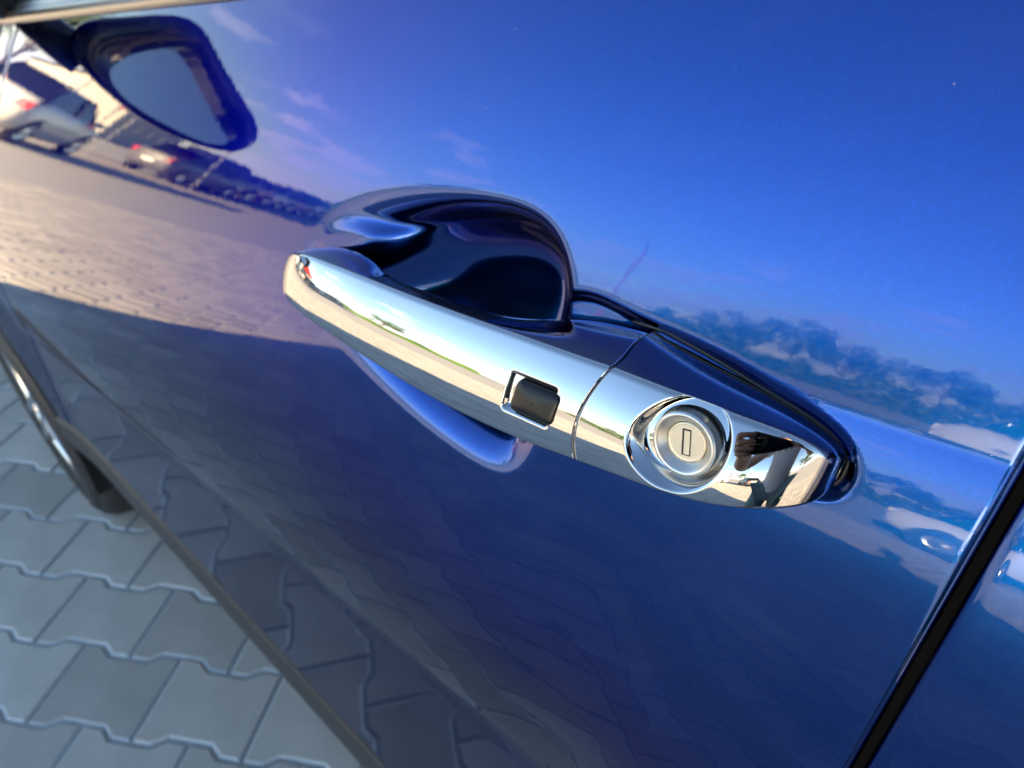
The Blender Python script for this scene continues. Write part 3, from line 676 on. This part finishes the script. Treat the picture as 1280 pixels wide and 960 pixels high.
for s, n_ in ((-1, 'l'), (1, 'r')):
    end = PH + RIGHT * (s * .083)
    sh = bw(.46, T_ + s * .175, 1.395); el = bw(.33, T_ + s * .27 - .03, 1.14); palm = end + RIGHT * (s * .026) - FWD * .020 + DOWN * .006
    wr_p = palm - FWD * .055 + DOWN * .035 + RIGHT * s * .02
    J.update({'sh' + n_: (sh, .068), 'ua' + n_: (sh.lerp(el, .5), .050), 'el' + n_: (el, .042), 'fa' + n_: (el.lerp(wr_p, .4), .042), 'wr' + n_: (wr_p, (.030, .022)), 'pa' + n_: (palm, (.034, .016))})
    Ed += [('upper', 'sh' + n_), ('sh' + n_, 'ua' + n_), ('ua' + n_, 'el' + n_), ('el' + n_, 'fa' + n_), ('fa' + n_, 'wr' + n_), ('wr' + n_, 'pa' + n_)]
    for q, up in enumerate((-.030, -.009, .012, .031)):
        ln = (.9, 1.0, .97, .8)[q]
        k0 = palm + DOWN * up * .9 + FWD * .014 + RIGHT * s * .004; k1 = end + DOWN * up + RIGHT * s * .013 + FWD * .017; k2 = end + DOWN * (up + .002) - RIGHT * s * .012 * ln + FWD * .018; k3 = end + DOWN * (up + .004) - RIGHT * s * .030 * ln + FWD * .0145
        for nm, p, r in (('k', k0, .0095), ('m', k1, .009), ('d', k2, .0082), ('t', k3, .0072)): J[f'{nm}{q}{n_}'] = (p, r)
        Ed += [('pa' + n_, f'k{q}{n_}'), (f'k{q}{n_}', f'm{q}{n_}'), (f'm{q}{n_}', f'd{q}{n_}'), (f'd{q}{n_}', f't{q}{n_}')]
    J['th0' + n_] = (palm + DOWN * .026 - FWD * .014 - RIGHT * s * .010, .012); J['th1' + n_] = (end + DOWN * .020 - FWD * .020 - RIGHT * s * .008, .0105); J['th2' + n_] = (end + DOWN * .008 - FWD * .018 - RIGHT * s * .032, .0088)
    Ed += [('pa' + n_, 'th0' + n_), ('th0' + n_, 'th1' + n_), ('th1' + n_, 'th2' + n_)]
    hip = bw(.545, T_ + s * .09, .90)
    kn = bw(.50, T_ - .10, .50) if s < 0 else bw(.60, T_ + .15, .50)
    an = bw(.52, T_ - .13, .085) if s < 0 else bw(.70, T_ + .20, .085)
    hl = an + BK * .045 + Vector((0, 0, -.045)); tp = an - BK * .12 + Vector((0, 0, -.052)) + RT * s * .03
    J.update({'hip' + n_: (hip, .092), 'thg' + n_: (hip.lerp(kn, .5), .078), 'kn' + n_: (kn, .056), 'ca' + n_: (kn.lerp(an, .35), .056), 'sn' + n_: (kn.lerp(an, .75), .040), 'an' + n_: (an, .036), 'toe' + n_: (tp, (.034, .026)), 'hl' + n_: (hl, .032)})
    Ed += [('pelvis', 'hip' + n_), ('hip' + n_, 'thg' + n_), ('thg' + n_, 'kn' + n_), ('kn' + n_, 'ca' + n_), ('ca' + n_, 'sn' + n_), ('sn' + n_, 'an' + n_), ('an' + n_, 'toe' + n_), ('an' + n_, 'hl' + n_)]
person = skin('person', J, Ed, MT['skin'])
tag(person, 'person in white printed T-shirt and teal shorts photographing with a phone, mirrored in the chrome', 'person')
sub = lambda ks, dr: {k: (J[k][0], tuple(r + dr for r in J[k][1]) if isinstance(J[k][1], tuple) else J[k][1] + dr) for k in ks}
ts = sub(['spine', 'pelvis', 'chest', 'upper', 'shl', 'ual', 'shr', 'uar'], .022); ts['hem'] = (bw(.55, T_, .84), .158); ts['pelvis'] = (J['pelvis'][0], .155); ts['upper'] = (J['upper'][0], .115)
shirt = skin('t_shirt', ts, [('spine', 'pelvis'), ('pelvis', 'hem'), ('spine', 'chest'), ('chest', 'upper'), ('upper', 'shl'), ('shl', 'ual'), ('upper', 'shr'), ('shr', 'uar')], MT['shirt'], person)
sh_ = sub(['pelvis', 'hipl', 'thgl', 'hipr', 'thgr'], .024)
for n_ in 'lr': sh_['cuf' + n_] = (J['thg' + n_][0].lerp(J['kn' + n_][0], .7), .098)
skin('shorts', sh_, [('pelvis', 'hipl'), ('hipl', 'thgl'), ('thgl', 'cufl'), ('pelvis', 'hipr'), ('hipr', 'thgr'), ('thgr', 'cufr')], MT['shorts'], person)
for n_ in 'lr':
    sv = {'an': (J['an' + n_][0] + Vector((0, 0, -.028)), .046), 'ball': (J['toe' + n_][0] + BK * .03, (.046, .036)), 'toe': (J['toe' + n_][0] - BK * .035, (.040, .028)), 'hl': (J['hl' + n_][0], .042)}
    skin('shoe', sv, [('an', 'ball'), ('ball', 'toe'), ('an', 'hl')], MT['shoe'], person)
hc = J['head'][0] + BK * .012 + Vector((0, 0, .022)); P = []
for i in range(13):
    ph = rad(2 + i * 8.2); P.append([hc + Vector((0, 0, math.cos(ph) * .112)) + (BK * math.cos(t_) * 1.08 + RT * math.sin(t_) * .93) * math.sin(ph) * .104 * (1 + .03 * math.sin(7 * t_ + i)) for t_ in np.linspace(0, 2 * math.pi, 36, endpoint=False)])
for i in range(8, 13):                                             # hairline: shorter over the face
    for k, t_ in enumerate(np.linspace(0, 2 * math.pi, 36, endpoint=False)):
        if math.cos(t_) < -.35: P[i][k] = P[7][k] + (P[i][k] - P[7][k]) * .05
grid('hair', [[tuple(v) for v in r_] for r_ in P], MT['hair'], person, closed_v=True)
for s in (-1, 1): MB().lathe([(.0001, .011), (.007, .008), (.011, .0), (.007, -.008)], bw(.334, T_ + s * .033, 1.635), (0, 0, 1), 12).build('eye', MT['dark'], person, True)
MB().tube([bw(.346, T_ - .025, 1.545), bw(.336, T_, 1.543), bw(.346, T_ + .025, 1.545)], .006, 6).build('mouth', mat('lips', (.36, .14, .11), .5), person, True)
# print on the shirt front: loose looping line lettering, standing a hair proud of the cloth
def front_of(ro, z):
    hit_, loc, no, _ = shirt.ray_cast(bw(.1, T_ + ro, z), BK)
    return loc - BK * .003 if hit_ else None
mb = MB()
for (c0, z0, w_, h_, ph) in ((-.060, 1.285, .026, .034, 0), (-.020, 1.28, .022, .030, 1.2), (.018, 1.285, .024, .034, 2.1), (.058, 1.28, .022, .028, .4)):
    pts = [front_of(c0 + w_ * math.cos(t_ + ph) * (.6 + .4 * math.cos(2 * t_)), z0 + h_ * math.sin(t_ * 1.5 + ph)) for t_ in np.linspace(0, 2 * math.pi, 26)]
    pts = [p for p in pts if p is not None]
    if len(pts) > 4: mb.tube(pts, .0032, 5)
if mb.V: mb.build('shirt_print', MT['print'], person)
# the phone, back glass towards the door
phone = tag(empty('smartphone', PH), 'black smartphone held level in both hands of the person', 'phone')
Rp = Matrix((RIGHT, -DOWN, -FWD)).transposed()
def rslab(w_, h_, d_, r, c, R_, name, m, parent):
    q = rrect(w_ / 2, h_ / 2, r); P = []
    for k, zz in ((.0, d_ / 2), (.985, d_ / 2), (1, d_ / 2 - .001), (1, -d_ / 2 + .001), (.985, -d_ / 2), (.0, -d_ / 2)):
        P.append([tuple(R_ @ Vector((p[0] * k, p[1] * k, zz)) + Vector(c)) for p in q])
    o = grid(name, P, m, parent, closed_v=True); autosmooth(o, 40); return o
rslab(.160, .075, .008, .010, (0, 0, 0), Rp, 'phone_body', MT['phone'], phone)
rslab(.154, .070, .001, .008, -FWD * .0043, Rp, 'screen', mat('phone screen', (.03, .035, .05), .05), phone)
for k in range(3): MB().lathe([(.0, .0), (.0050, .0), (.0055, -.0015)], FWD * .0052 + RIGHT * -.030 - DOWN * .018 + RIGHT * -.016 * k, FWD, 20).build('camera_lens', MT['glass'], phone, True)

# ================================================================== PARKED CARS
def parked(loc, head, col, label, kind='hatch', group='cars parked along the far side of the yard', name='parked_car'):
    root = tag(empty(name, (loc[0], loc[1], 0)), label, 'car', group); root.rotation_euler = (0, 0, head)
    pm = bpy.data.materials.get('body %.2f %.2f %.2f' % col) or paint_mat('body %.2f %.2f %.2f' % col, col, .2, .4, 1.5, False)
    hatch = kind != 'saloon'; H = {'hatch': 1.48, 'suv': 1.68, 'saloon': 1.44, 'van': 1.95}[kind]; Z = {'hatch': .0, 'suv': .12, 'saloon': -.02, 'van': .10}[kind]
    st = [(-2.12, .60, .52, .70), (-2.08, .74, .34, .78), (-1.95, .82, .26, .84), (-1.6, .87, .22, .91), (-1.1, .89, .22, .97), (-.7, .90, .22, 1.0), (0, .90, .22, 1.01), (.8, .90, .22, 1.02), (1.4, .89, .23, 1.03 if hatch else 1.02), (1.85, .85, .27, 1.02 if hatch else 1.0), (2.05, .78, .34, .98), (2.12, .66, .48, .90)]
    sp_ = spline(np.arange(len(st)), np.array(st), np.linspace(0, len(st) - 1, 36)); P = []
    for x, hw, zb, zt in sp_:
        zb += Z * .6; zt += Z; half = [(.0, zb), (hw * .82, zb), (hw * .95, zb + .05), (hw, zb + .2), (hw * 1.0, (zb + zt) / 2), (hw * .985, zt - .16), (hw * .95, zt - .05), (hw * .86, zt), (hw * .4, zt + .025), (0, zt + .03)]
        P.append([(x, y, z) for y, z in half] + [(x, -y, z) for y, z in half[-2:0:-1]])
    autosmooth(grid('body', P, pm, root, closed_v=True, caps=True), 50)
    bz = 1.0 + Z; xs_ = {'hatch': (-1.15, -.35, 1.55, 1.98), 'suv': (-1.1, -.40, 1.70, 2.0), 'saloon': (-1.0, -.25, .95, 1.55), 'van': (-1.6, -1.0, 1.95, 2.08)}[kind]
    A = [(xs_[0], .80, bz - .05), (xs_[1], .62, H - .02), (xs_[2], .60, H - .03), (xs_[3], .78, bz - .02)]
    V = [(x, s * y, z) for x, y, z in A for s in (-1, 1)]
    mesh('windows', V, [(0, 2, 3, 1), (4, 6, 7, 5), (0, 6, 4, 2), (1, 3, 5, 7)], (MT['teal'] if kind == 'van' else MT['glass']), root, False)
    P = []
    for k in np.linspace(0, 1, 12):
        x = xs_[1] - .06 + (xs_[2] - xs_[1] + .12) * k; P.append([(x, .635 * j, H - .012 + .045 * (1 - abs(j) ** 3) * math.sin(math.pi * (.1 + .8 * k))) for j in np.linspace(-1, 1, 9)])
    grid('roof', P, pm, root)
    for s in (-1, 1):
        for (xb_, xt_, w_) in ((xs_[0], xs_[1], .06), (.15, .15, .07), (xs_[3] - .02, xs_[2], .12)):
            MB().tube([(xb_, s * .80, bz - .04), ((xb_ + xt_) / 2, s * .715, (bz + H) / 2 - .02), (xt_, s * .625, H - .015)], w_ * .5, 6).build('pillar', MT['gloss_black'], root, True)
    if kind == 'van':
        for s in (-1, 1):
            mesh('cargo_side', [(-.35, s * .81, bz - .06), (xs_[3] - .01, s * .79, bz - .04), (xs_[2] + .01, s * .625, H - .02), (-.35, s * .645, H - .02)], [(0, 1, 2, 3)], pm, root, False)
    R_ = .315 + Z * .35
    for xw_ in (-1.32, 1.30):
        for s in (-1, 1):
            c = Vector((xw_, s * .905, R_))
            ty = MB().lathe([(R_ * .62, .002), (R_ * .85, .006), (R_ * .97, -.01), (R_, -.04), (R_, -.20)], c, (0, s, 0), 28).build('wheel', MT['tyre'], root, True)
            MB().lathe([(.0, .0), (.05, .004), (R_ * .3, -.02), (R_ * .55, -.012), (R_ * .64, .003)], c, (0, s, 0), 20).build('rim', MT['rim'], ty, True)
            MB().lathe([(R_, -.012), (R_ * 1.16, -.006), (R_ * 1.19, -.03)], c, (0, s, 0), 24).build('wheel_arch', MT['plastic'], root, True)
    for s in (-1, 1):
        MB().box((-2.02, s * .60, .70 + Z), (.16, .30, .13)).build('headlight', MT['lamp_clear'], root)
        MB().box((2.05, s * .62, .82 + Z), (.14, .30, .16)).build('tail_light', MT['lamp_red'], root)
        MB().box((-.95, s * .97, 1.02 + Z), (.10, .18, .12)).build('wing_mirror', pm, root)
    MB().box((2.12, 0, .60 + Z), (.02, .50, .11)).build('number_plate', MT['shirt'], root)
    MB().box((-2.125, 0, .56 + Z), (.03, .90, .14)).build('grille', MT['plastic'], root)
    return root
WHT, SIL, GRY, BLK, RED, BLU = (.75, .75, .74), (.45, .46, .47), (.12, .125, .13), (.012, .012, .014), (.35, .015, .02), (.02, .05, .16)
rowd = Vector((-.795, -.607, 0)); nrm = math.atan2(.795, -.607) # bonnet towards the yard
rows_ = [(SIL, 'hatch', 'silver hatchback at the near end of the parked row'), (GRY, 'saloon', 'charcoal saloon parked next to the silver hatchback'), (BLK, 'suv', 'black off-roader third in the parked row'), (RED, 'hatch', 'red hatchback beside the black off-roader in the row'),
         (WHT, 'saloon', 'white saloon in the middle of the parked row'), (BLU, 'hatch', 'dark blue hatchback in the parked row'), (RED, 'saloon', 'red saloon farther along the parked row'), (BLK, 'hatch', 'black hatchback farther along the parked row'),
         (WHT, 'suv', 'white off-roader near the far end of the row'), (GRY, 'suv', 'grey off-roader near the grass bank'), (SIL, 'saloon', 'silver saloon last of the parked row')]
for i, (c, k, lb) in enumerate(rows_):
    p = Vector((-18.5, -2.2, 0)) if i == 0 else Vector((-25.5, -8.2, 0)) + rowd * (2.75 * (i - 1))
    parked(p, math.atan2(-.795, -.607) + math.pi + rad(-22 if i == 0 else random.uniform(-2, 2)), c, lb, k)
parked((-.2, -10.2), rad(2), WHT, 'white van standing side-on straight across the yard from the door', 'van', 'vehicles across the yard')
parked((4.4, -9.8), rad(95), GRY, 'charcoal saloon with red tail lights behind the photographer', 'saloon', 'cars standing behind the photographer')
parked((7.0, -5.6), rad(160), BLK, 'black off-roader with red tail lights behind the photographer', 'suv', 'cars standing behind the photographer')
# motorcycle
mo = tag(empty('motorcycle', (4.6, -5.2, 0)), 'motorcycle with round headlamp parked between the two dark cars', 'motorcycle'); mo.rotation_euler = (0, 0, rad(-60))
for x in (-.68, .68):
    ty = MB().lathe([(.25, .04), (.30, .05), (.32, .0), (.30, -.05), (.25, -.04), (.25, .04)], (x, 0, .32), (0, 1, 0), 32).build('wheel', MT['tyre'], mo, True); MB().lathe([(.25, .02), (.22, .02), (.22, -.02), (.25, -.02)], (x, 0, .32), (0, 1, 0), 28).build('rim', MT['rim'], ty, True)
for s in (-1, 1):
    MB().tube([(.68, s * .09, .32), (.42, s * .09, .98)], .025).build('fork', MT['metal'], mo, True)
    MB().tube([(.42, s * .02, 1.02), (.40, s * .20, 1.05), (.28, s * .40, 1.03)], .016).build('handlebar', MT['metal'], mo, True)
    MB().tube([(.33, s * .34, 1.05), (.33, s * .40, 1.22)], .008).build('mirror_stalk', MT['metal'], mo, True); MB().lathe([(.0, .0), (.055, .0), (.05, .02), (.0, .025)], (.33, s * .41, 1.26), (1, 0, 0), 16).build('mirror', MT['phone'], mo, True)
    MB().tube([(.2, s * .16, .30), (-.3, s * .17, .30), (-.8, s * .18, .42)], [.035, .04, .05]).build('exhaust', MT['rim'], mo, True)
MB().lathe([(.0, .02), (.085, .0), (.09, -.06), (.04, -.13)], (.56, 0, .88), (1, 0, .1), 24).build('headlamp', MT['lamp_clear'], mo, True)
skin('tank', {'a': (Vector((.30, 0, .86)), (.12, .14)), 'b': (Vector((.05, 0, .86)), (.15, .12)), 'c': (Vector((-.15, 0, .80)), (.08, .08))}, [('a', 'b'), ('b', 'c')], MT['lamp_red'], mo)
skin('saddle', {'a': (Vector((-.2, 0, .78)), (.12, .06)), 'b': (Vector((-.5, 0, .80)), (.14, .06)), 'c': (Vector((-.8, 0, .86)), (.09, .04))}, [('a', 'b'), ('b', 'c')], MT['rubber'], mo)
skin('engine', {'a': (Vector((.25, 0, .50)), .15), 'b': (Vector((-.1, 0, .48)), .17), 'c': (Vector((-.35, 0, .45)), .10)}, [('a', 'b'), ('b', 'c')], MT['metal'], mo)
MB().tube([(-.68, 0, .32), (-.2, 0, .42)], .045).build('swingarm', MT['metal'], mo, True)

# ================================================================== YARD, BUILDING, TREES
v_ = []; nx = 40
for i in range(nx):
    k = i / (nx - 1); base = Vector((-62 + 20 * k, -22 - 24 * k, 0)); nn = Vector((-.77, -.64, 0))
    for j in range(10): q = base + nn * (j * 1.6); v_.append((q.x, q.y, -.05 + 2.1 * math.sin(min(1, j / 5) * math.pi / 2) * (.85 + .15 * math.sin(i * .7)) * (1 if j < 8 else .3)))
tag(mesh('grass_bank', v_, grid_faces(nx, 10), MT['grass']), kind='structure')
def hall(loc, rz):
    h = tag(empty('warehouse', loc), 'grey clad warehouse with low gable roof behind the parked row', 'building'); h.rotation_euler = (0, 0, rz)
    L, W_, H = 9, 6, 3.6
    MB().box((0, 0, H / 2), (2 * L, 2 * W_, H)).build('wall', MT['cladwall'], h)
    mesh('roof', [(-L - .4, -W_ - .5, H), (L + .4, -W_ - .5, H), (L + .4, 0, H + 1.5), (-L - .4, 0, H + 1.5), (L + .4, W_ + .5, H), (-L - .4, W_ + .5, H)], [(0, 1, 2, 3), (3, 2, 4, 5)], MT['roofgrey'], h, False)
    for s in (-1, 1): mesh('gable', [(s * L, -W_, H), (s * L, W_, H), (s * L, 0, H + 1.4)], [(0, 1, 2)], MT['cladwall'], h, False)
    for s in (-1, 1):
        for k in range(5):
            f = MB().box((-L + 2.2 + 3.4 * k, s * (W_ + .02), 2.2), (1.8, .08, 1.0)).build('window', MT['metal'], h); MB().box((-L + 2.2 + 3.4 * k, s * (W_ + .05), 2.2), (1.6, .06, .82)).build('pane', MT['glass'], f)
        d = MB().box((s * (L + .03), 0, 1.5), (.08, 3.2, 3.0)).build('roller_door', MT['roofgrey'], h)
hall((-82, -15, 0), rad(35))
tn = tag(empty('market_tent', (-24, -6.2, 0)), 'small red canopy tent on four posts behind the parked row', 'tent')
mesh('canopy', [(-1.5, -1.5, 2.1), (1.5, -1.5, 2.1), (1.5, 1.5, 2.1), (-1.5, 1.5, 2.1), (0, 0, 3.0), (-1.5, -1.5, 1.85), (1.5, -1.5, 1.85), (1.5, 1.5, 1.85), (-1.5, 1.5, 1.85)], [(0, 1, 4), (1, 2, 4), (2, 3, 4), (3, 0, 4), (5, 6, 1, 0), (6, 7, 2, 1), (7, 8, 3, 2), (8, 5, 0, 3)], MT['red'], tn, False)
for sx_ in (-1, 1):
    for sy_ in (-1, 1): MB().tube([(sx_ * 1.45, sy_ * 1.45, 0), (sx_ * 1.45, sy_ * 1.45, 2.05)], .03).build('post', MT['metal'], tn)
def lamp(loc, h, label, m, arm=True):
    o = tag(empty('lamp_post', loc), label, 'lamp post'); MB().tube([(0, 0, 0), (0, 0, .8), (0, 0, h)], [.09, .075, .045], 10).build('pole', m, o, True)
    if arm:
        MB().tube([(0, 0, h - .05), (.5, .2, h + .15), (1.2, .45, h + .2)], .035, 8).build('arm', m, o, True); MB().box((1.45, .55, h + .2), (.6, .22, .1), Matrix.Rotation(rad(21), 3, 'Z')).build('lamp_head', MT['metal'], o)
    return o
lamp((-44, -6.0, 0), 6.5, 'galvanised lamp post with side arm near the warehouse', MT['metal'])
lamp((-17, -21, 0), 4.6, 'red oxide painted mast standing alone in the yard', MT['rustred'], False)
def tree(loc, h, r, seed, label, nleaf=1700, group='trees at the edge of the yard'):
    g = np.random.default_rng(seed); t_ = tag(empty('tree', loc), label, 'tree', group); mb = MB()
    mb.tube([(0, 0, 0), (.05 * r, 0, h * .25), (-.04 * r, .05 * r, h * .5), (0, 0, h * .8)], [h * .03, h * .024, h * .016, h * .005], 8)
    cl = []
    for k in range(11):
        a = k * 2.4 + g.uniform(-.3, .3); z0 = h * g.uniform(.28, .62); rr = r * g.uniform(.45, .95); tip = Vector((math.cos(a) * rr, math.sin(a) * rr, z0 + h * g.uniform(.08, .3)))
        mb.tube([(0, 0, z0), tuple(Vector((0, 0, z0)).lerp(tip, .55) + Vector((0, 0, .03 * h))), tuple(tip)], [h * .011, h * .008, h * .003], 5); cl.append(tip)
    cl += [Vector((0, 0, h * .85)), Vector((.2 * r, -.2 * r, h * .72))]
    mb.build('trunk', MT['bark'], t_, True)
    V = []; F = []
    for i in range(nleaf):
        c = cl[int(g.integers(len(cl)))]; d_ = g.normal(size=3); d_ /= np.linalg.norm(d_); p = np.array(c) + d_ * r * .36 * g.uniform(.2, 1) ** .6 * np.array((1, 1, .75))
        p[2] = max(p[2], h * .2); s_ = h * .018 * g.uniform(.7, 1.5); u = g.normal(size=3); u /= np.linalg.norm(u); w_ = np.cross(u, g.normal(size=3)); w_ /= np.linalg.norm(w_)
        o = len(V); V += [p - u * s_ * 1.3, p + w_ * s_ * .6, p + u * s_ * 1.3, p - w_ * s_ * .6]; F.append((o, o + 1, o + 2, o + 3))
    mesh('crown', V, F, MT['leaf'], t_, False); return t_
tr = [((-25, -44, 0), 4.4, 2.6, 'first tree of the low tree line, nearest the red mast'), ((-20, -44, 0), 5.4, 2.8, 'round tree, tallest at the middle of the tree line'), ((-16, -43, 0), 4.6, 2.6, 'low spreading tree after the tallest in the tree line'), ((-11.5, -46, 0), 5.0, 2.5, 'slim tree halfway along the tree line'),
      ((-7, -45, 0), 4.6, 2.7, 'bushy tree in the tree line before the van'), ((-2.5, -46, 0), 4.8, 2.6, 'tree right behind the bonnet of the white van'), ((3, -48, 0), 5.6, 2.8, 'broad tree behind the tail of the white van'), ((13, -40, 0), 6.0, 2.8, 'tree standing behind the charcoal saloon'),
      ((-26, -1.0, 0), 4.6, 1.9, 'small spiky tree close to the silver hatchback'), ((-50, -36, 0), 6.5, 3.0, 'big tree on the grass bank'), ((22, -26, 0), 6.5, 3.0, 'large tree far behind the black off-roader'), ((30, -12, 0), 7, 3.2, 'largest tree at the rear end of the yard')]
for i, (l, h, r, lb) in enumerate(tr): tree(l, h, r, 20 + i, lb, 2600 if i < 7 else 1700)
# a dense unclipped hedge in front of the tree line
g = np.random.default_rng(91); N_ = 9000
cx_ = g.uniform(-30, 8, N_); hh = 1.5 + .5 * np.sin(cx_ * 1.3) + .45 * np.sin(cx_ * .47 + 1) + .25 * np.sin(cx_ * 3.1)
pp_ = np.stack([cx_, g.normal(0, .55, N_), hh * g.uniform(0, 1, N_) ** .7], 1); uu = g.normal(size=(N_, 3)); uu /= np.linalg.norm(uu, axis=1)[:, None]; vv = np.cross(uu, g.normal(size=(N_, 3))); vv /= np.linalg.norm(vv, axis=1)[:, None]
sz = g.uniform(.10, .22, (N_, 1)); HV = np.stack([pp_ - uu * sz, pp_ + vv * sz * .6, pp_ + uu * sz, pp_ - vv * sz * .6], 1).reshape(-1, 3)
hd = tag(empty('hedge', (0, -41, 0)), 'long dark green hedge in front of the tree line', 'hedge')
mesh('foliage', HV, [(4 * i, 4 * i + 1, 4 * i + 2, 4 * i + 3) for i in range(N_)], MT['leaf'], hd, False)
st_ = MB()
for x in np.arange(-29.5, 8, 1.1): st_.tube([(x, 0, -.02), (x + .05, .03, .5), (x - .04, -.02, 1.0)], [.03, .025, .015], 5)
st_.build('stems', MT['bark'], hd)
